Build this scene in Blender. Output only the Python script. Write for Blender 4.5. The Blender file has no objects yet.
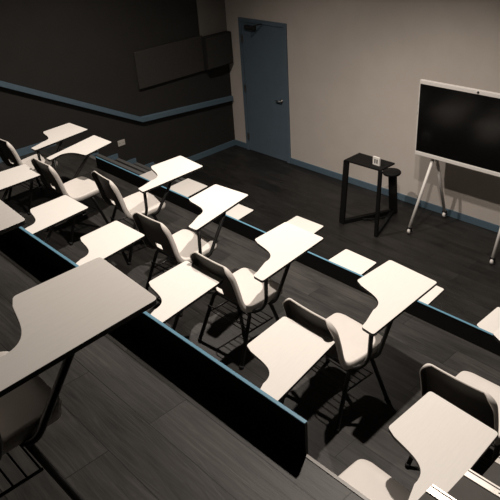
import bpy, bmesh, math
from mathutils import Vector, Matrix

S = bpy.context.scene
COL = S.collection
R = math.radians

# ------------------------------------------------------------------ materials
def mat(name, base, rough=0.6, metallic=0.0, spec=0.4, noise=0.0, nscale=30.0, bump=0.0, bscale=200.0):
    m = bpy.data.materials.new(name)
    m.use_nodes = True
    nt = m.node_tree
    b = nt.nodes['Principled BSDF']
    b.inputs['Base Color'].default_value = (*base, 1)
    b.inputs['Roughness'].default_value = rough
    b.inputs['Metallic'].default_value = metallic
    b.inputs['Specular IOR Level'].default_value = spec
    tc = nt.nodes.new('ShaderNodeTexCoord')
    if noise > 0:
        n = nt.nodes.new('ShaderNodeTexNoise')
        n.inputs['Scale'].default_value = nscale
        n.inputs['Detail'].default_value = 6
        nt.links.new(tc.outputs['Object'], n.inputs['Vector'])
        r = nt.nodes.new('ShaderNodeMapRange')
        r.inputs['From Min'].default_value = 0.3
        r.inputs['From Max'].default_value = 0.7
        r.inputs['To Min'].default_value = 1 - noise
        r.inputs['To Max'].default_value = 1 + noise
        nt.links.new(n.outputs['Fac'], r.inputs['Value'])
        mx = nt.nodes.new('ShaderNodeVectorMath')
        mx.operation = 'SCALE'
        mx.inputs[0].default_value = base
        nt.links.new(r.outputs['Result'], mx.inputs['Scale'])
        nt.links.new(mx.outputs['Vector'], b.inputs['Base Color'])
    if bump > 0:
        n2 = nt.nodes.new('ShaderNodeTexNoise')
        n2.inputs['Scale'].default_value = bscale
        n2.inputs['Detail'].default_value = 3
        nt.links.new(tc.outputs['Object'], n2.inputs['Vector'])
        bp = nt.nodes.new('ShaderNodeBump')
        bp.inputs['Strength'].default_value = bump
        bp.inputs['Distance'].default_value = 0.002
        nt.links.new(n2.outputs['Fac'], bp.inputs['Height'])
        nt.links.new(bp.outputs['Normal'], b.inputs['Normal'])
    return m

def wood_floor(name, dark, light, spec=0.35, rough=0.5):
    """dark wood-look planks that run across the room (along X)"""
    m = bpy.data.materials.new(name)
    m.use_nodes = True
    nt = m.node_tree
    L = nt.links.new
    b = nt.nodes['Principled BSDF']
    tc = nt.nodes.new('ShaderNodeTexCoord')
    br = nt.nodes.new('ShaderNodeTexBrick')
    br.offset = 0.37
    br.inputs['Scale'].default_value = 1.0
    br.inputs['Brick Width'].default_value = 1.25
    br.inputs['Row Height'].default_value = 0.19
    br.inputs['Mortar Size'].default_value = 0.0022
    br.inputs['Mortar Smooth'].default_value = 0.3
    br.inputs['Color1'].default_value = (0.15, 0.15, 0.15, 1)
    br.inputs['Color2'].default_value = (0.85, 0.85, 0.85, 1)
    br.inputs['Mortar'].default_value = (0.5, 0.5, 0.5, 1)
    L(tc.outputs['Object'], br.inputs['Vector'])
    # shift the grain from plank to plank
    shift = nt.nodes.new('ShaderNodeVectorMath'); shift.operation = 'MULTIPLY'
    shift.inputs[1].default_value = (7.0, 3.0, 5.0)
    L(br.outputs['Color'], shift.inputs[0])
    add = nt.nodes.new('ShaderNodeVectorMath'); add.operation = 'ADD'
    L(tc.outputs['Object'], add.inputs[0]); L(shift.outputs['Vector'], add.inputs[1])
    mp = nt.nodes.new('ShaderNodeMapping')
    mp.inputs['Scale'].default_value = (1.3, 14.0, 1.0)
    L(add.outputs['Vector'], mp.inputs['Vector'])
    n = nt.nodes.new('ShaderNodeTexNoise')
    n.inputs['Scale'].default_value = 2.2
    n.inputs['Detail'].default_value = 9
    n.inputs['Roughness'].default_value = 0.65
    n.inputs['Distortion'].default_value = 1.1
    L(mp.outputs['Vector'], n.inputs['Vector'])
    mp2 = nt.nodes.new('ShaderNodeMapping')
    mp2.inputs['Scale'].default_value = (0.9, 2.5, 1.0)
    L(add.outputs['Vector'], mp2.inputs['Vector'])
    n2 = nt.nodes.new('ShaderNodeTexNoise')
    n2.inputs['Scale'].default_value = 2.0
    n2.inputs['Detail'].default_value = 4
    L(mp2.outputs['Vector'], n2.inputs['Vector'])
    # mix: plank tone + grain + blotches
    def math_(op, a, bb):
        k = nt.nodes.new('ShaderNodeMath'); k.operation = op
        for i, v in enumerate((a, bb)):
            if isinstance(v, (int, float)): k.inputs[i].default_value = v
            else: L(v, k.inputs[i])
        return k.outputs[0]
    sep = nt.nodes.new('ShaderNodeSeparateColor')
    L(br.outputs['Color'], sep.inputs['Color'])
    wv = nt.nodes.new('ShaderNodeTexWave')
    wv.wave_type = 'BANDS'; wv.bands_direction = 'Y'
    wv.inputs['Scale'].default_value = 6.0
    wv.inputs['Distortion'].default_value = 9.0
    wv.inputs['Detail'].default_value = 4
    wv.inputs['Detail Scale'].default_value = 1.3
    mp3 = nt.nodes.new('ShaderNodeMapping')
    mp3.inputs['Scale'].default_value = (0.22, 1.6, 1.0)
    L(add.outputs['Vector'], mp3.inputs['Vector']); L(mp3.outputs['Vector'], wv.inputs['Vector'])
    v = math_('ADD', math_('MULTIPLY', n.outputs['Fac'], 0.70),
              math_('ADD', math_('MULTIPLY', n2.outputs['Fac'], 0.55), math_('MULTIPLY', sep.outputs['Red'], 0.12)))
    patch = math_('MAXIMUM', math_('MULTIPLY', math_('SUBTRACT', n2.outputs['Fac'], 0.52), 4.0), 0.0)   # bold figure only in patches
    patch = math_('MINIMUM', patch, 1.0)
    v = math_('ADD', v, math_('MULTIPLY', math_('MULTIPLY', math_('POWER', wv.outputs['Fac'], 4.0), patch), 0.30))
    ramp = nt.nodes.new('ShaderNodeValToRGB')
    ramp.color_ramp.elements[0].position = 0.48
    ramp.color_ramp.elements[0].color = (*dark, 1)
    ramp.color_ramp.elements[1].position = 1.0
    ramp.color_ramp.elements[1].color = (*light, 1)
    L(v, ramp.inputs['Fac'])
    mix = nt.nodes.new('ShaderNodeMix'); mix.data_type = 'RGBA'
    L(br.outputs['Fac'], mix.inputs['Factor'])
    L(ramp.outputs['Color'], mix.inputs['A'])
    mix.inputs['B'].default_value = (dark[0]*0.3, dark[1]*0.3, dark[2]*0.3, 1)
    L(mix.outputs['Result'], b.inputs['Base Color'])
    b.inputs['Roughness'].default_value = rough
    b.inputs['Specular IOR Level'].default_value = spec
    bp = nt.nodes.new('ShaderNodeBump')
    bp.inputs['Strength'].default_value = 0.35
    bp.inputs['Distance'].default_value = 0.004
    L(n.outputs['Fac'], bp.inputs['Height'])
    L(bp.outputs['Normal'], b.inputs['Normal'])
    return m

def laminate(name, base):
    """pale laminate with a very faint straight grain"""
    m = bpy.data.materials.new(name)
    m.use_nodes = True
    nt = m.node_tree
    b = nt.nodes['Principled BSDF']
    tc = nt.nodes.new('ShaderNodeTexCoord')
    mp = nt.nodes.new('ShaderNodeMapping')
    mp.inputs['Scale'].default_value = (60, 4, 4)
    n = nt.nodes.new('ShaderNodeTexNoise')
    n.inputs['Scale'].default_value = 3
    n.inputs['Detail'].default_value = 5
    nt.links.new(tc.outputs['Object'], mp.inputs['Vector'])
    nt.links.new(mp.outputs['Vector'], n.inputs['Vector'])
    r = nt.nodes.new('ShaderNodeMapRange')
    r.inputs['From Min'].default_value = 0.3; r.inputs['From Max'].default_value = 0.7
    r.inputs['To Min'].default_value = 0.975; r.inputs['To Max'].default_value = 1.02
    nt.links.new(n.outputs['Fac'], r.inputs['Value'])
    mx = nt.nodes.new('ShaderNodeVectorMath'); mx.operation = 'SCALE'
    mx.inputs[0].default_value = base
    nt.links.new(r.outputs['Result'], mx.inputs['Scale'])
    nt.links.new(mx.outputs['Vector'], b.inputs['Base Color'])
    b.inputs['Roughness'].default_value = 0.5
    b.inputs['Specular IOR Level'].default_value = 0.3
    return m

M = {}
M['floor'] = wood_floor('dark_wood_planks', (0.006, 0.0056, 0.0051), (0.030, 0.028, 0.026))
M['tier_floor'] = wood_floor('grey_wood_planks', (0.010, 0.0094, 0.0088), (0.064, 0.060, 0.056))
M['nosing_grey'] = mat('grey_rubber_nosing', (0.13, 0.13, 0.13), 0.7, spec=0.3, noise=0.06, nscale=30)
M['edge_metal'] = mat('dull_edge_metal', (0.10, 0.095, 0.09), 0.45, metallic=0.3, noise=0.08, nscale=30)
M['tread'] = mat('grey_tread_vinyl', (0.075, 0.070, 0.065), 0.7, spec=0.3, noise=0.08, nscale=25)
M['wall'] = mat('warm_white_paint', (0.65, 0.595, 0.545), 0.85, spec=0.2, noise=0.03, nscale=3, bump=0.15, bscale=300)
M['black_wall'] = mat('charcoal_paint', (0.030, 0.0285, 0.0265), 0.8, spec=0.25, noise=0.06, nscale=4, bump=0.2, bscale=300)
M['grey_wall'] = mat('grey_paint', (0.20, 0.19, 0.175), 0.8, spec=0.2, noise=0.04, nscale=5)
M['blue'] = mat('slate_blue_paint', (0.105, 0.165, 0.215), 0.5, noise=0.05, nscale=20)
M['blue_cap'] = mat('bright_blue_paint', (0.115, 0.275, 0.39), 0.5, noise=0.05, nscale=20)
M['door_blue'] = mat('door_blue_paint', (0.120, 0.168, 0.215), 0.5, noise=0.04, nscale=6)
M['board'] = mat('black_board', (0.018, 0.017, 0.016), 0.7, spec=0.25, noise=0.1, nscale=12)
M['ceiling'] = mat('dark_ceiling_paint', (0.03, 0.03, 0.03), 0.9, noise=0.05)
M['laminate'] = laminate('cream_laminate', (0.80, 0.77, 0.73))
M['edge'] = mat('black_edge_band', (0.010, 0.010, 0.010), 0.5, noise=0.1)
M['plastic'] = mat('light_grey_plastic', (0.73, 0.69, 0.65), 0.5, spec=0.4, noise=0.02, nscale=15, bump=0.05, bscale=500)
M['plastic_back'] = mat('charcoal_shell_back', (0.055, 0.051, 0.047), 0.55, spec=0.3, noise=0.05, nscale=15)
M['steel'] = mat('black_tube_steel', (0.010, 0.010, 0.010), 0.4, spec=0.5, noise=0.1)
M['glide'] = mat('black_rubber', (0.012, 0.012, 0.012), 0.8, noise=0.1)
M['alu'] = mat('aluminium_nosing', (0.66, 0.62, 0.58), 0.35, metallic=0.6, noise=0.04, nscale=40)
M['groove'] = mat('groove_dark', (0.05, 0.05, 0.05), 0.8, noise=0.1)
M['screen'] = mat('display_glass', (0.004, 0.004, 0.004), 0.16, spec=0.35, noise=0.05)
M['tv_frame'] = mat('silver_white_frame', (0.80, 0.77, 0.74), 0.4, noise=0.02)
M['tv_back'] = mat('grey_back_cover', (0.16, 0.155, 0.15), 0.6, noise=0.03)
M['panel'] = mat('grey_felt', (0.052, 0.049, 0.046), 0.95, spec=0.1, noise=0.12, nscale=60, bump=0.4, bscale=500)
M['box'] = mat('dark_grille', (0.030, 0.028, 0.026), 0.85, spec=0.15, noise=0.1, nscale=80)
M['metal'] = mat('brushed_metal', (0.22, 0.21, 0.20), 0.35, metallic=0.8, noise=0.05)
M['table'] = mat('black_powder_coat', (0.005, 0.005, 0.005), 0.7, spec=0.2, noise=0.1)
M['card'] = mat('white_plastic', (0.82, 0.80, 0.76), 0.5, noise=0.02)
M['ivory'] = mat('ivory_plate', (0.58, 0.55, 0.51), 0.5, noise=0.02)

# ------------------------------------------------------------------ helpers
def box(bm, x0, x1, y0, y1, z0, z1, bevel=0.0, mi=0):
    vs = [bm.verts.new((x, y, z)) for z in (z0, z1) for y in (y0, y1) for x in (x0, x1)]
    fs = [(0, 2, 3, 1), (4, 5, 7, 6), (0, 1, 5, 4), (2, 6, 7, 3), (0, 4, 6, 2), (1, 3, 7, 5)]
    faces = [bm.faces.new([vs[i] for i in f]) for f in fs]
    for f in faces: f.material_index = mi
    if bevel > 0:
        es = list({e for f in faces for e in f.edges})
        bmesh.ops.bevel(bm, geom=es, offset=bevel, segments=2, affect='EDGES', profile=0.5)
    return vs

def prism(bm, pts, ext, mi_top=0, mi_rest=0, bevel=0.0):
    """pts: planar 3D outline, ext: Vector extrusion"""
    a = [bm.verts.new(p) for p in pts]
    b = [bm.verts.new(Vector(p) + Vector(ext)) for p in pts]
    n = len(pts)
    f0 = bm.faces.new(a); f1 = bm.faces.new(b[::-1])
    f0.material_index = mi_rest; f1.material_index = mi_top
    for i in range(n):
        f = bm.faces.new((a[i], b[i], b[(i+1) % n], a[(i+1) % n])); f.material_index = mi_rest
    bmesh.ops.recalc_face_normals(bm, faces=bm.faces[:])
    if bevel > 0:
        es = [e for e in f1.edges] + [e for e in f0.edges]
        bmesh.ops.bevel(bm, geom=es, offset=bevel, segments=2, affect='EDGES', profile=0.5)

def fillet(pts, rad, seg=6):
    pts = [Vector(p) for p in pts]
    out = [pts[0]]
    for i in range(1, len(pts)-1):
        p, a, b = pts[i], pts[i-1], pts[i+1]
        la, lb = (a-p).length, (b-p).length
        r = min(rad, la*0.48, lb*0.48)
        s, e = p + (a-p).normalized()*r, p + (b-p).normalized()*r
        for k in range(seg+1):
            t = k/seg
            out.append(s*(1-t)**2 + p*2*t*(1-t) + e*t*t)
    out.append(pts[-1])
    return out

def tube(bm, pts, r, n=10, rad=0.05, caps=True, flat=None):
    """round tube along a filleted path; flat=(w,h) makes a flat bar"""
    path = fillet(pts, rad)
    cl = [path[0]]
    for p in path[1:]:
        if (p-cl[-1]).length > 1e-5: cl.append(p)
    path = cl
    up = None
    rings = []
    for i, p in enumerate(path):
        t = (path[min(i+1, len(path)-1)] - path[max(i-1, 0)]).normalized()
        if up is None:
            ref = Vector((0, 0, 1)) if abs(t.z) < 0.9 else Vector((0, 1, 0))
            up = (ref - t*ref.dot(t)).normalized()
        else:
            up = (up - t*up.dot(t)).normalized()
        sd = t.cross(up)
        ring = []
        for k in range(n):
            a = 2*math.pi*k/n
            ring.append(bm.verts.new(p + (sd*math.cos(a) + up*math.sin(a))*r))
        rings.append(ring)
    for a, b in zip(rings, rings[1:]):
        for k in range(n):
            f = bm.faces.new((a[k], a[(k+1) % n], b[(k+1) % n], b[k])); f.smooth = True
    if caps:
        bm.faces.new(rings[0][::-1]); bm.faces.new(rings[-1])

def bar(bm, a, b, w, t, side):
    """flat bar from a to b, w wide along 'side', t thick"""
    a, b, side = Vector(a), Vector(b), Vector(side).normalized()
    d = (b-a).normalized()
    side = (side - d*side.dot(d)).normalized()
    nrm = d.cross(side)
    q = [a + side*sx*w/2 + nrm*sy*t/2 for sx, sy in ((-1, -1), (1, -1), (1, 1), (-1, 1))]
    prism(bm, q, b-a, bevel=0.002)

def lathe(bm, prof, n=20, center=(0, 0, 0), axis='Z'):
    c = Vector(center)
    rings = []
    for r, h in prof:
        ring = []
        for k in range(n):
            a = 2*math.pi*k/n
            if axis == 'Z': v = Vector((r*math.cos(a), r*math.sin(a), h))
            elif axis == 'X': v = Vector((h, r*math.cos(a), r*math.sin(a)))
            else: v = Vector((r*math.cos(a), h, r*math.sin(a)))
            ring.append(bm.verts.new(c+v))
        rings.append(ring)
    for a, b in zip(rings, rings[1:]):
        for k in range(n):
            f = bm.faces.new((a[k], a[(k+1) % n], b[(k+1) % n], b[k])); f.smooth = True
    bm.faces.new(rings[0][::-1]); bm.faces.new(rings[-1])
    bmesh.ops.recalc_face_normals(bm, faces=bm.faces[:])

def obj(name, bm, mats, parent=None, loc=None):
    me = bpy.data.meshes.new(name)
    bm.to_mesh(me); bm.free()
    for m in (mats if isinstance(mats, (list, tuple)) else [mats]):
        me.materials.append(m)
    o = bpy.data.objects.new(name, me)
    COL.objects.link(o)
    if parent: o.parent = parent
    if loc: o.location = loc
    return o

def boxobj(name, dims, m, parent=None, bevel=0.0):
    bm = bmesh.new(); box(bm, *dims, bevel=bevel)
    return obj(name, bm, m, parent)

def tag(o, label, cat, group=None):
    o['label'] = label; o['category'] = cat
    if group: o['group'] = group
    return o

def thing(name, label, cat, loc, rz=0, group=None):
    o = bpy.data.objects.new(name, None); COL.objects.link(o)
    o.empty_display_size = 0.1
    o.location = loc; o.rotation_euler = (0, 0, rz)
    return tag(o, label, cat, group)

def struct(o):
    o['kind'] = 'structure'
    return o

# ------------------------------------------------------------------ room levels (metres)
Z1, Z2 = 0.985, 2.10            # the two raised tiers
Y1, Y2 = -3.28, -5.573           # their front edges
XR, YB, ZC = 10.2, -9.5, 5.25   # right wall, back wall, ceiling
AISLE = 1.28                    # left aisle with steps

struct(boxobj('floor', (-0.1, XR, Y1-0.1, 0.1, -0.12, 0.0), M['floor']))
# middle tier and upper tier, solid platforms
bm = bmesh.new()
box(bm, 0, XR, Y2-0.06, Y1, 0.001, Z1)
struct(obj('floor_middle', bm, M['tier_floor']))
bm = bmesh.new()
box(bm, 0, XR, YB, Y2, 0.001, Z2)
struct(obj('floor_upper', bm, M['tier_floor']))
struct(boxobj('ceiling', (-0.1, XR+0.1, YB-0.1, 0.1, ZC, ZC+0.1), M['ceiling']))
struct(boxobj('wall_left', (-0.12, 0, YB, 0.0, -0.12, ZC), M['black_wall']))
struct(boxobj('wall_front', (-0.12, XR+0.1, 0.0, 0.12, -0.12, ZC), M['wall']))
struct(boxobj('wall_right', (XR, XR+0.12, YB, 0.0, -0.12, ZC), M['black_wall']))
struct(boxobj('wall_back', (-0.12, XR+0.1, YB-0.12, YB, -0.12, ZC), M['black_wall']))
# lighter grey strip of the left wall by the front corner
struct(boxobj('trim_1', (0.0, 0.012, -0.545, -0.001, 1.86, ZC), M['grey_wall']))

# skirting: front wall in two runs (door between), left wall level run
BH = 0.095
bm = bmesh.new(); box(bm, 0.001, 0.318, -0.018, -0.001, 0.001, BH, 0.003); box(bm, 1.325, XR-0.001, -0.018, -0.001, 0.001, BH, 0.003)
struct(obj('baseboard_front', bm, M['blue']))
# left wall skirting: level on the floor, stepping up with the stairs, level on the middle tier
bm = bmesh.new()
STEP_Y = [-1.70, -2.005, -2.30, -2.605, -2.905, -3.205]      # riser positions
RISE = Z1/6
box(bm, 0.001, 0.018, STEP_Y[0], -0.019, 0.001, BH)
for i, y in enumerate(STEP_Y):
    yn = STEP_Y[i+1] if i < 5 else Y1-0.02
    box(bm, 0.001, 0.018, yn, y, RISE*(i)+0.001, RISE*(i+1)+0.075)
box(bm, 0.001, 0.018, Y2-0.001, Y1-0.02, Z1+0.001, Z1+BH)
box(bm, 0.001, 0.018, YB, Y2-0.07, Z2+0.001, Z2+BH)
struct(obj('baseboard_left', bm, M['blue']))

# ------------------------------------------------------------------ left steps beside the wall
def steps(name, x0, x1, edges, zlow, rise, n_top):
    """edges: y of each riser from the bottom up; treads reach back to the next riser"""
    root_bm = bmesh.new()
    root = None
    yb = edges[-1] - 0.30
    for i, y in enumerate(edges):
        yn = edges[i+1] if i+1 < len(edges) else yb
        box(root_bm, x0, x1, yn, y, zlow+0.001, zlow+rise*(i+1))
    root = struct(obj(name, root_bm, M['tier_floor']))
    for i, y in enumerate(edges):
        z = zlow+rise*(i+1)
        bm = bmesh.new()
        box(bm, x0, x1, y-0.050, y+0.008, z+0.0005, z+0.005, 0.0015)
        box(bm, x0, x1, y+0.0015, y+0.008, z-0.030, z+0.0005, 0.0015)
        obj('step_nosing', bm, M['nosing_grey'], root)
    return root
steps('stairs_left', 0.02, AISLE-0.02, STEP_Y[:5], 0.0, RISE, Z1)
# top landing strip nearest tier (fills between last riser and the tier edge)
bm = bmesh.new(); box(bm, 0.02, AISLE-0.02, Y1+0.001, STEP_Y[5], 0.001, Z1)
struct(obj('floor_landing', bm, M['tier_floor']))

# right steps from the upper tier down to the middle tier: six treads
RISE2 = (Z2-Z1)/7
yr = [-5.2576 + 0.2921*k for k in (5, 4, 3, 2, 1, 0)]
bm = bmesh.new()
XS0, XS1 = 7.1525, 8.45
for i, y in enumerate(yr):
    yb = y-0.2921 if i < 5 else Y2+0.001
    box(bm, XS0, XS1, yb, y, Z1+0.001, Z1+RISE2*(i+1)-0.005)
struct_r = struct(obj('stairs_right', bm, M['tread']))
for i, y in enumerate(yr):
    z = Z1+RISE2*(i+1)
    bm = bmesh.new()
    box(bm, XS0, XS1, y-0.034, y+0.012, z-0.0045, z, 0.0015)
    box(bm, XS0, XS1, y+0.0015, y+0.012, z-0.035, z-0.0045, 0.0015)
    box(bm, XS0+0.002, XS1-0.002, y-0.004, y+0.002, z, z+0.0006, mi=1)
    k = 0.15
    while k < XS1-XS0:
        lathe(bm, [(0.004, z), (0.0035, z+0.0012)], 8, (XS0+k, y-0.018, 0)); k += 0.3
    for f in bm.faces:
        if len(f.verts) in (4, 8) and f.calc_area() < 6e-5 and f.calc_center_median().z > z-0.0001 and abs(f.calc_center_median().y-(y-0.018)) < 0.006: f.material_index = 1
    obj('step_nosing', bm, [M['alu'], M['groove']], struct_r)
# thin metal edge strip of the upper tier where the board stops
bm = bmesh.new(); box(bm, 1.9, XR, Y2-0.012, Y2+0.0015, Z2-0.02, Z2+0.003)
struct(obj('trim_2', bm, M['edge_metal']))

# ------------------------------------------------------------------ edge boards with blue caps
def edge_board(x0, x1, y, z, h, low, label):
    t = thing('edge_board', label, 'barrier', ((x0+x1)/2, y, z), 0, 'edge boards along the tiers')
    bm = bmesh.new(); box(bm, -(x1-x0)/2, (x1-x0)/2, -0.007, 0.007, -low, h-0.006)
    obj('board_panel', bm, M['board'], t)
    bm = bmesh.new(); box(bm, -(x1-x0)/2, (x1-x0)/2, -0.0085, 0.0085, h-0.006, h, 0.0015)
    obj('cap_strip', bm, M['blue_cap'], t)
    return t
edge_board(1.20, XR-0.02, Y1+0.0075, Z1, 0.147, 0.25, 'long low black board with blue top edge behind the front row of tablets')
edge_board(1.9, 6.806, Y2+0.0075, Z2, 0.155, 0.25, 'low black board with blue top edge along the nearest, highest tier')

# ------------------------------------------------------------------ tablet-arm chairs
TZ = 0.70
OUTLINES = {   # corners with their rounding, then the concave sweep; front outer corner at the origin, outer edge along -y
 1: (((-0.094, -0.680), 0.018), ((0.0, -0.695), 0.020), ((0.0, 0.0), 0.020), ((-0.385, 0.045), 0.020), ((-0.405, -0.295), 0.014),
     ((-0.378, -0.320), (-0.250, -0.368), (-0.128, -0.372), (-0.138, -0.500)), (-0.104, -0.620)),
 -1: (((0.273, -0.664), 0.018), ((0.190, -0.664), 0.020), ((0.0, 0.0), 0.020), ((0.346, 0.006), 0.020), ((0.449, -0.363), 0.014),
     ((0.424, -0.374), (0.300, -0.395), (0.215, -0.425), (0.226, -0.530)), (0.252, -0.600)),
}
def tablet_outline(s):
    ai, ao, fr, fl, l, bz, mid = OUTLINES[s]
    loop = [ai, ao, fr, fl, l]
    nxt = [ao[0], fr[0], fl[0], l[0], bz[0]]
    prv = [mid, ai[0], ao[0], fr[0], fl[0]]
    p = []
    for (c, r), a, b in zip(loop, prv, nxt):
        c, a, b = Vector(c), Vector(a), Vector(b)
        r = min(r, (a-c).length*0.45, (b-c).length*0.9)
        u, v = c+(a-c).normalized()*r, c+(b-c).normalized()*r
        for k in range(6):
            t = k/5
            q = u*(1-t)**2 + c*2*t*(1-t) + v*t*t
            p.append((q.x, q.y))
    b0, b1, b2, b3 = [Vector(q) for q in bz]
    for k in range(1, 15):
        t = k/14
        q = b0*(1-t)**3 + b1*3*t*(1-t)**2 + b2*3*t*t*(1-t) + b3*t**3
        p.append((q.x, q.y))
    p.append(mid)
    return p

def shell_mesh():
    # side profile (y, z) from the front lip over the seat up the back to the rim
    ctrl = [(0.178, 0.440), (0.145, 0.447), (0.05, 0.444), (-0.06, 0.436), (-0.130, 0.438),
            (-0.178, 0.462), (-0.208, 0.520), (-0.228, 0.610), (-0.254, 0.710), (-0.286, 0.800)]
    P = [Vector((0, y, z)) for y, z in ctrl]
    fine = []
    for i in range(len(P)-1):
        p0, p1, p2, p3 = P[max(i-1, 0)], P[i], P[i+1], P[min(i+2, len(P)-1)]
        for k in range(12):
            t = k/12
            fine.append(0.5*((2*p1) + (p2-p0)*t + (2*p0-5*p1+4*p2-p3)*t*t + (3*p1-p0-3*p2+p3)*t**3))
    fine.append(P[-1])
    acc = [0.0]
    for a, b in zip(fine, fine[1:]): acc.append(acc[-1]+(b-a).length)
    T = acc[-1]
    def at(s):
        s = min(max(s, 0), T)
        for i in range(len(acc)-1):
            if acc[i+1] >= s:
                t = (s-acc[i])/max(acc[i+1]-acc[i], 1e-9)
                return fine[i].lerp(fine[i+1], t)
        return fine[-1]
    ss = [0, .003, .008, .015, .024, .035, .05, .07, .10, .135, .17, .205, .24, .27, .30, .325, .345, .365, .385]
    slot0, slot1 = 0.432, 0.478
    ss += [.405, slot0, (slot0+slot1)/2, slot1, .50, .53, .56, .59, .62]
    r = T-.62
    ss += [.62+r*k for k in (.2, .36, .50, .62, .72, .80, .87, .925, .965, .99, 1.0)]
    us = [-1, -.985, -.96, -.92, -.86, -.76, -.62, -.48, -.34, -.19, -.0, .19, .34, .48, .62, .76, .86, .92, .96, .985, 1]
    bm = bmesh.new()
    grid = []; frames = []
    for s in ss:
        p = at(s); tng = (at(s+.004)-at(s-.004)).normalized()
        nrm = Vector((0, tng.z, -tng.y))           # candidate normal
        if nrm.z < 0 or (abs(nrm.z) < .2 and nrm.y < 0): nrm = -nrm
        f = s/T
        W = 0.200 - 0.008*max(0, (f-.5)/.5)
        # slight waist where the seat meets the back
        W -= 0.010*math.exp(-((s-.33)/.08)**2)
        w = W
        for d, cr, ch in ((s, .045, .045), (T-s, .075, .045)):
            if d < cr: w = min(w, W-ch+ch*math.sqrt(max(0, 1-((cr-d)/cr)**2)))
        back = min(1, max(0, (s-.30)/.12))
        row = []; frames.append((nrm.copy(), tng.copy(), s))
        for u in us:
            x = u*w
            q = Vector((x, p.y, p.z))
            c = 1-(x/W)**2
            q += nrm*(-(0.012*(1-back)*c*min(1, s/.1)) - 0.030*back*c*min(1, max(0, (T-s+.03)/.12)))
            row.append(bm.verts.new(q))
        grid.append(row)
    for i in range(len(ss)-1):
        for j in range(len(us)-1):
            if slot0-1e-6 <= ss[i] < slot1-1e-6 and -.2 <= us[j] and us[j+1] <= .2: continue
            f = bm.faces.new((grid[i][j], grid[i][j+1], grid[i+1][j+1], grid[i+1][j])); f.smooth = True
    # rolled flange all round the rim
    nr, nc = len(ss), len(us)
    per = [(0, j) for j in range(nc)] + [(i, nc-1) for i in range(1, nr)] + [(nr-1, j) for j in range(nc-2, -1, -1)] + [(i, 0) for i in range(nr-2, 0, -1)]
    co = [(grid[i][j].co.x, frames[i][2]) for i, j in per]
    n = len(per)
    outs = []
    for k in range(n):
        (xa, sa), (xb, sb) = co[k-1], co[(k+1) % n]
        d = Vector((xb-xa, sb-sa))
        if d.length < 1e-6: d = Vector((1, 0))
        d.normalize()
        o = Vector((d.y, -d.x))
        i, j = per[k]
        outs.append((frames[i][1]*o.y + Vector((o.x, 0, 0)), frames[i][0]))
    prev = [grid[i][j] for i, j in per]
    for oo, bb in ((0.006, 0.002), (0.011, 0.008), (0.0135, 0.022), (0.0145, 0.046)):
        cur = [bm.verts.new(grid[i][j].co + outs[k][0]*oo - outs[k][1]*bb*(0.28+0.72*abs(outs[k][0].x))) for k, (i, j) in enumerate(per)]
        for k in range(n):
            k2 = (k+1) % n
            f = bm.faces.new((prev[k], prev[k2], cur[k2], cur[k])); f.smooth = True
        prev = cur
    bmesh.ops.remove_doubles(bm, verts=bm.verts[:], dist=1e-5)
    bmesh.ops.recalc_face_normals(bm, faces=bm.faces[:])
    up = sum((f.normal.z for f in bm.faces))
    if up < 0: bmesh.ops.reverse_faces(bm, faces=bm.faces[:])
    return bm

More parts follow.
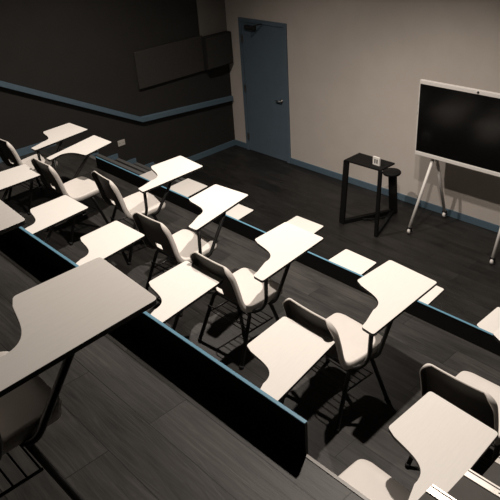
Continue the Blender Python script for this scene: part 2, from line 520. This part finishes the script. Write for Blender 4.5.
def make_chair(side):
    """side=+1: tablet on the sitter's right, -1: on the left"""
    t = thing('tablet_chair', '', 'chair', (0, 0, 0), 0, 'tablet-arm chairs')
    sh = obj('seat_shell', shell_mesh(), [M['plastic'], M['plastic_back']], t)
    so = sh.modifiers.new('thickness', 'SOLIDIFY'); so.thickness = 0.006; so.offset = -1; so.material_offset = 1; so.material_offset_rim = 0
    # writing tablet
    bm = bmesh.new()
    out = tablet_outline(side)
    if side < 0: out = out[::-1]   # keep the outline counter-clockwise
    prism(bm, [(x, y, TZ-0.020) for x, y in out], (0, 0, 0.020), 0, 1, 0.002)
    for f in bm.faces:
        f.material_index = 0 if f.normal.z > 0.5 else 1
    obj('writing_tablet', bm, [M['laminate'], M['edge']], t)
    s = side
    rt = 0.0140
    # arm post: from the arm down to the seat rail on the tablet side
    bm = bmesh.new()
    tube(bm, [(0.272*s, -0.055, TZ-0.021), (0.266*s, -0.060, 0.47), (0.246*s, -0.085, 0.405), (0.200*s, -0.135, 0.388), (0.150*s, -0.16, 0.392)], rt, rad=0.05)
    obj('arm_post', bm, M['steel'], t)
    bm = bmesh.new()
    tube(bm, [(0.110*s, 0.36, TZ-0.021), (0.185*s, 0.30, TZ-0.034), (0.236*s, 0.06, 0.400), (0.205*s, 0.02, 0.380), (0.150*s, 0.02, 0.392)], rt, rad=0.06)
    obj('tablet_support', bm, M['steel'], t)
    # seat rails and cross bars
    bm = bmesh.new()
    for sx in (-1, 1):
        tube(bm, [(sx*0.150, 0.13, 0.405), (sx*0.155, 0.0, 0.398), (sx*0.150, -0.17, 0.396)], rt, rad=0.03)
    tube(bm, [(-0.19, 0.03, 0.385), (0.19, 0.03, 0.385)], rt)
    tube(bm, [(-0.17, -0.14, 0.385), (0.17, -0.14, 0.385)], rt)
    obj('seat_frame', bm, M['steel'], t)
    for sx in (-1, 1):
        bm = bmesh.new()
        tube(bm, [(sx*0.165, 0.03, 0.388), (sx*0.205, 0.035, 0.372), (sx*0.262, 0.135, 0.012)], rt, rad=0.03)
        lg = obj('leg', bm, M['steel'], t)
        bm = bmesh.new(); lathe(bm, [(0.013, 0.0), (0.016, 0.004), (0.016, 0.016), (0.013, 0.03)], 12, (sx*0.262, 0.135, 0))
        obj('foot_glide', bm, M['glide'], lg)
        bm = bmesh.new()
        tube(bm, [(sx*0.15, -0.14, 0.388), (sx*0.19, -0.15, 0.372), (sx*0.232, -0.30, 0.012)], rt, rad=0.03)
        lg = obj('leg', bm, M['steel'], t)
        bm = bmesh.new(); lathe(bm, [(0.013, 0.0), (0.016, 0.004), (0.016, 0.016), (0.013, 0.03)], 12, (sx*0.232, -0.30, 0))
        obj('foot_glide', bm, M['glide'], lg)
    # wire book rack under the seat
    bm = bmesh.new()
    zr = 0.235
    rw = 0.0038
    for k in range(6):
        y = 0.050 - 0.048*k
        tube(bm, [(-0.200, y, zr), (0.200, y, zr)], rw, 6)
    for sx in (-1, 1):
        tube(bm, [(sx*0.200, 0.056, zr), (sx*0.200, -0.20, zr)], 0.006, 8)
    tube(bm, [(-0.200, -0.20, zr+0.0), (-0.200, -0.215, zr+0.07), (0.200, -0.215, zr+0.07), (0.200, -0.20, zr)], rw, 6, 0.02)
    obj('book_rack', bm, M['steel'], t)
    return t

def copy_tree(o, parent=None):
    c = o.copy(); COL.objects.link(c)
    if parent: c.parent = parent
    for ch in list(o.children): copy_tree(ch, c)
    return c

# (tablet front outer corner x, y, tablet turn), floor level, hand, (seat centre x, y, turn) or None, label
G0, G1, G2 = 0.0, Z1, Z2
chairs = [
 (1.60, -2.50, 6, G0, 1, None, 'lowest-floor chair beside the left steps, greyish tablet corner behind a nearer tablet'),
 (2.189, -2.362, 8, G0, 1, None, 'lowest-floor chair, second tablet from the left beyond the lower edge board'),
 (3.108, -2.449, 8, G0, 1, None, 'lowest-floor chair, third tablet from the left beyond the lower edge board'),
 (3.963, -2.229, 8, G0, 1, None, 'lowest-floor chair set furthest forward, tablet poking out past a middle-tier tablet'),
 (4.833, -2.459, 5, G0, 1, None, 'lowest-floor chair whose half tablet shows alone between the high table and edge board'),
 (5.551, -2.431, 5, G0, 1, None, 'lowest-floor chair with only a sliver of tablet peeking past a nearer tablet'),
 (6.410, -2.390, 3, G0, 1, None, 'lowest-floor chair at the right picture edge, pale tablet above the edge board'),
 (1.737, -3.579, 9, G1, 1, None, 'middle-tier tablet chair closest to the dark left wall, its cream tablet against it'),
 (1.953, -3.635, 0, G1, -1, (2.470, -4.190, 0), 'left-handed tablet chair, its cream tablet the only one notched on the right'),
 (3.559, -3.441, 2, G1, 1, (3.250, -4.000, -5), 'front-row middle-tier chair right after the left-handed one, tablet near the left steps'),
 (4.337, -3.592, 12, G1, 1, (4.200, -4.200, 2), 'front-row middle-tier chair with its tablet between two tablets of the lowest floor'),
 (5.292, -3.740, 6, G1, 1, (5.035, -4.290, 0), 'front-row middle-tier chair with cream seat at picture centre, tablet overlapping one beyond'),
 (6.208, -3.706, 2.4, G1, 1, (5.915, -4.275, -3), 'front-row middle-tier chair right of centre, whole tablet in view below the high table'),
 (7.110, -3.640, 2, G1, 1, (6.830, -4.215, 0), 'front-row middle-tier chair at the right edge, dark back behind the bottom-right tablet'),
 (2.500, -4.540, 2, G1, 1, None, 'rear-row middle-tier chair cut by the left picture edge, cream tablet only'),
 (3.477, -4.607, 7, G1, 1, None, 'rear-row middle-tier chair, tablet arm ending at the left end of the blue edge'),
 (4.246, -4.575, 8, G1, 1, None, 'rear-row middle-tier chair, tablet part hidden by the far corner of the grey tablet'),
 (5.161, -4.589, 8, G1, 1, None, 'rear-row middle-tier chair, bright tablet over the blue edge right of the grey tablet'),
 (6.123, -4.591, 9.4, G1, 1, None, 'rear-row middle-tier chair, white tablet at bottom centre above the blue edge end'),
 (7.108, -4.599, 2.7, G1, 1, (6.800, -5.140, -3), 'rear-row middle-tier chair at bottom right, biggest white tablet, beside the right steps'),
 (6.457, -5.880, 4, G2, 1, (6.175, -6.420, 0), 'nearest chair, on the upper tier, with the big dim grey tablet'),
 (5.568, -5.907, 4, G2, 1, None, 'upper-tier chair cut by the left picture edge, one grey tablet corner showing'),
]
protos = {}
for x, y, th, z, hand, seat, label in chairs:
    if hand not in protos:
        c = protos[hand] = make_chair(hand)
    else:
        c = copy_tree(protos[hand])
    if seat is None:
        a = R(th-6)
        dx, dy = 0.27*hand, (0.42 if z == 0.0 else 0.575)
        seat = (x-(dx*math.cos(a)-dy*math.sin(a)), y-(dx*math.sin(a)+dy*math.cos(a)), th-6)
    sx, sy, sa = seat[0], seat[1], R(seat[2])
    c.location = (sx, sy, z)
    c.rotation_euler = (0, 0, sa)
    c['label'] = label
    for ch in c.children:
        if ch.name.startswith('writing_tablet'):
            vx, vy = x-sx, y-sy
            ch.location = (vx*math.cos(sa)+vy*math.sin(sa), -vx*math.sin(sa)+vy*math.cos(sa), 0)
            ch.rotation_euler = (0, 0, R(th)-sa)

# ------------------------------------------------------------------ door
d = struct(bpy.data.objects.new('door_1', None)); COL.objects.link(d); d.location = (0.82, 0, 0)
bm = bmesh.new()
for x0, x1 in ((-0.505, -0.445), (0.445, 0.505)): box(bm, x0, x1, -0.030, 0.0, 0.0, 2.13, 0.003)
box(bm, -0.445, 0.445, -0.030, 0.0, 2.075, 2.13, 0.003)
obj('door_frame', bm, M['door_blue'], d)
boxobj('door_leaf', (-0.441, 0.441, -0.014, -0.001, 0.008, 2.072), M['door_blue'], d)
for z in (0.25, 1.05, 1.82):
    boxobj('hinge', (-0.462, -0.430, -0.036, -0.014, z-0.055, z+0.055), M['metal'], d, 0.002)
bm = bmesh.new()
lathe(bm, [(0.028, -0.014), (0.028, -0.022), (0.011, -0.024), (0.011, -0.055)], 16, (0.36, 0, 0.98), 'Y')
tube(bm, [(0.36, -0.052, 0.98), (0.25, -0.052, 0.98)], 0.009)
obj('door_handle', bm, M['metal'], d)
bm = bmesh.new()
box(bm, -0.35, -0.12, -0.055, -0.014, 1.975, 2.035, 0.004)
tube(bm, [(-0.22, -0.045, 2.038), (-0.12, -0.20, 2.045), (0.02, -0.035, 2.085)], 0.008, rad=0.01)
obj('door_closer', bm, M['box'], d)

# ------------------------------------------------------------------ left wall fittings
p = [(-3.36, 2.00)]
RY, RZ = -1.81, 0.955
slope = (1.95-0.955)/(3.74-1.81)
tr = thing('handrail', 'flat blue rail on the dark left wall, level then climbing with the steps', 'rail', (0, RY, RZ))
def band(name, a, b, hh=0.075, m='blue', par=tr):
    (ya, za), (yb, zb) = a, b
    bm = bmesh.new()
    prism(bm, [(0.001, ya, za-hh/2), (0.001, ya, za+hh/2), (0.001, yb, zb+hh/2), (0.001, yb, zb-hh/2)], (0.055, 0, 0), bevel=0.003)
    o = obj(name, bm, M[m], par)
    return o
band('level_rail', (1.79, -0.13), (0.0, 0.0))
band('sloping_rail', (0.0, 0.0), (-4.2, 4.2*slope))

t = thing('acoustic_panel', 'long dark grey felt panel on the left wall above the rail', 'panel', (0, -1.15, 1.66))
boxobj('felt_board', (0.003, 0.040, -0.62, 0.62, -0.262, 0.262), M['panel'], t, 0.004)
boxobj('panel_backing', (0.0005, 0.012, -0.60, 0.60, -0.24, 0.24), M['edge'], t)
t = thing('wall_speaker', 'dark box with grille hung in the corner at the end of the felt panel', 'speaker', (0, -0.285, 1.658))
boxobj('cabinet', (0.012, 0.130, -0.262, 0.262, -0.245, 0.245), M['box'], t, 0.006)
boxobj('grille', (0.1305, 0.136, -0.25, 0.25, -0.233, 0.233), M['panel'], t, 0.002)
boxobj('wall_bracket', (0.0005, 0.0115, -0.1, 0.1, -0.1, 0.1), M['metal'], t)
t = thing('wall_socket', 'small pale socket plate on the dark left wall above the steps', 'socket', (0, -2.20, 0.703))
boxobj('face_plate', (0.0005, 0.009, -0.060, 0.060, -0.042, 0.042), M['ivory'], t, 0.002)
bm = bmesh.new()
for yy in (-0.03, 0.03):
    for k in (-0.008, 0.008): box(bm, 0.009, 0.0096, yy+k-0.002, yy+k+0.002, -0.006, 0.006)
obj('socket_holes', bm, M['edge'], t)

# ------------------------------------------------------------------ display on a wheeled stand
TX, TY = 4.595, -0.40
t = thing('display_stand', 'large black touch display with pale frame on a white wheeled stand', 'display', (TX, TY, 0))
w, zb, zt = 0.735, 0.925, 1.833
bm = bmesh.new()
yf = -0.045
box(bm, -w, w, yf, 0.0, zt-0.045, zt, 0.004)
box(bm, -w, w, yf, 0.0, zb, zb+0.048, 0.004)
for sx in (-1, 1):
    x0, x1 = sorted((sx*w, sx*(w-0.010)))
    box(bm, x0, x1, yf, 0.0, zb+0.048, zt-0.045)
fr = obj('display_frame', bm, M['tv_frame'], t)
bm = bmesh.new(); box(bm, -w+0.010, w-0.010, yf+0.006, -0.004, zb+0.048, zt-0.045)
obj('screen', bm, M['screen'], t)
boxobj('back_cover', (-w+0.012, w-0.012, 0.0005, 0.055, zb+0.03, zt-0.03), M['tv_back'], t, 0.01)
bm = bmesh.new(); lathe(bm, [(0.0125, yf-0.0005), (0.0125, yf-0.006), (0.008, yf-0.008)], 16, (0.0, 0, zt-0.021), 'Y')
obj('camera_lens', bm, M['edge'], fr)
bm = bmesh.new()
for z in (1.55, 1.43): box(bm, -w-0.014, -w-0.0005, -0.03, -0.012, z-0.02, z+0.02, 0.002)
obj('side_clips', bm, M['edge'], t)
bm = bmesh.new()
tube(bm, [(-0.56, 0.075, 0.95), (0.56, 0.075, 0.95)], 0.017)
tube(bm, [(-0.56, 0.075, 1.25), (0.56, 0.075, 1.25)], 0.017)
for sx in (-1, 1): tube(bm, [(sx*0.50, 0.075, 0.90), (sx*0.50, 0.075, 1.45)], 0.018)
obj('mount_frame', bm, M['tv_frame'], t)
for sx in (-1, 1):
    for yy in (-0.325, 0.325):
        fx = sx*0.555 + (0.085 if yy > 0 else 0.0)
        bm = bmesh.new()
        tube(bm, [(sx*0.515, 0.06, 0.98), (fx, yy, 0.090)], 0.019, rad=0.02)
        lg = obj('leg', bm, M['tv_frame'], t)
        bm = bmesh.new()
        lathe(bm, [(0.008, -0.020), (0.034, -0.017), (0.039, -0.010), (0.039, 0.010), (0.034, 0.017), (0.008, 0.020)], 18, (fx, yy+0.012, 0.039), 'X')
        obj('caster_wheel', bm, M['tv_frame'], lg)
        bm = bmesh.new()
        box(bm, fx-0.028, fx+0.028, yy-0.020, yy+0.024, 0.080, 0.094, 0.004)
        for k in (-1, 1): box(bm, fx+k*0.025-0.003, fx+k*0.025+0.003, yy-0.012, yy+0.020, 0.03, 0.082)
        obj('caster_fork', bm, M['edge'], lg)

# ------------------------------------------------------------------ black high table with a round seat on its base
O = Vector((3.53, -0.905, 0))
t = thing('high_table', 'narrow black metal high table with small round seat behind, left of the display', 'table', O)
HT = 0.90
def w2(x, y, z): return Vector((x, y, z)) - O
x0, x1, y0, y1 = 3.267, 3.803, -1.055, -0.765
bm = bmesh.new()
prism(bm, [w2(x0, y0, HT-0.022), w2(x1, y0+0.012, HT-0.022), w2(x1, y1, HT-0.022), w2(x0, y1, HT-0.022)], (0, 0, 0.022), bevel=0.004)
obj('table_top', bm, M['table'], t)
fl, fr_, bk = (3.235, -1.050), (3.780, -1.050), (3.555, -0.390)
for nm, a, b, wd in (('leg', (3.285, -1.035), fl, 0.075), ('leg', (3.790, -1.030), fr_, 0.045)):
    bm = bmesh.new()
    bar(bm, w2(a[0], a[1], HT-0.021), w2(b[0], b[1], 0.006), wd, 0.028, (1, 0, 0))
    obj(nm, bm, M['table'], t)
for a, wd in ((fl, 0.055), (fr_, 0.045)):
    bm = bmesh.new()
    bar(bm, w2(a[0], a[1], 0.026), w2(bk[0], bk[1], 0.026), 0.050, wd, (0, 0, 1))
    obj('floor_bar', bm, M['table'], t)
bm = bmesh.new()
tube(bm, [w2(3.40, -0.83, 0.03), w2(3.62, -0.60, 0.03)], 0.010)
obj('cross_bar', bm, M['table'], t)
bm = bmesh.new()
prism(bm, [w2(3.500, -0.40, 0.001), w2(3.605, -0.40, 0.001), w2(3.605, -0.355, 0.001), w2(3.500, -0.355, 0.001)], (-0.045, 0.0, 0.552), bevel=0.004)
obj('seat_column', bm, M['table'], t)
bm = bmesh.new()
lathe(bm, [(0.05, 0.520), (0.112, 0.546), (0.119, 0.558), (0.119, 0.572), (0.110, 0.582), (0.02, 0.584)], 32, w2(3.500, -0.385, 0))
obj('round_seat', bm, M['table'], t)

# small white card holder on the table
t = thing('table_card', 'small white upright card with two dark bars on the black high table', 'card', (3.675, -0.955, HT), R(-4))
bm = bmesh.new(); box(bm, -0.052, 0.052, -0.010, 0.010, 0.0005, 0.104, 0.002)
obj('card_body', bm, M['card'], t)
bm = bmesh.new()
for k in (-0.016, 0.016): box(bm, k-0.008, k+0.008, -0.0125, -0.0101, 0.028, 0.078)
obj('bar_mark', bm, M['edge'], t)

# ------------------------------------------------------------------ light: warm ceiling spots along one track, plus an added fill for the front row
def spot(name, loc, target, power, cone, blend, size=0.05, col=(1.0, 0.89, 0.79)):
    L = bpy.data.lights.new(name, 'SPOT')
    L.energy = power; L.spot_size = R(cone); L.spot_blend = blend; L.shadow_soft_size = size
    L.color = col
    o = bpy.data.objects.new(name, L); COL.objects.link(o)
    o.location = loc
    dv = Vector(target)-Vector(loc)
    o.rotation_euler = dv.to_track_quat('-Z', 'Y').to_euler()
spot('track_or_fill_spot', (2.6, -3.2, 5.0), (2.7, -3.3, 0.9), 520, 122, 0.8)
spot('track_or_fill_spot', (5.85, -3.65, 5.0), (5.9, -4.1, 0.9), 540, 132, 0.85)
spot('track_or_fill_spot', (4.7, -2.3, 5.0), (4.2, -1.6, 0.7), 320, 78, 0.9)  # added fill, not a lamp of the room: brightens the front-row tablets

W = bpy.data.worlds.new('dim_room'); S.world = W; W.use_nodes = True
W.node_tree.nodes['Background'].inputs['Color'].default_value = (1.0, 0.95, 0.9, 1)
W.node_tree.nodes['Background'].inputs['Strength'].default_value = 0.0

# ------------------------------------------------------------------ camera
f = 642.0
yaw, pitch, roll = R(48.95), R(30.15), R(-4.16)
fwd = Vector((-math.sin(yaw)*math.cos(pitch), math.cos(yaw)*math.cos(pitch), -math.sin(pitch)))
right = Vector((math.cos(yaw), math.sin(yaw), 0)); up = right.cross(fwd)
r2 = right*math.cos(roll) + up*math.sin(roll); u2 = up*math.cos(roll) - right*math.sin(roll)
cam = bpy.data.cameras.new('camera'); co = bpy.data.objects.new('camera', cam); COL.objects.link(co)
m = Matrix((r2, u2, -fwd)).transposed().to_4x4(); m.translation = Vector((7.9734, -6.7899, 3.9677))
co.matrix_world = m
cam.sensor_width = 36.0; cam.lens = f/500*36.0; cam.clip_start = 0.05
S.camera = co
S.view_settings.view_transform = 'Standard'
S.view_settings.look = 'None'
S.view_settings.exposure = 0.0
S.view_settings.gamma = 1.0
S.view_settings.use_curve_mapping = False
S.cycles.max_bounces = 6
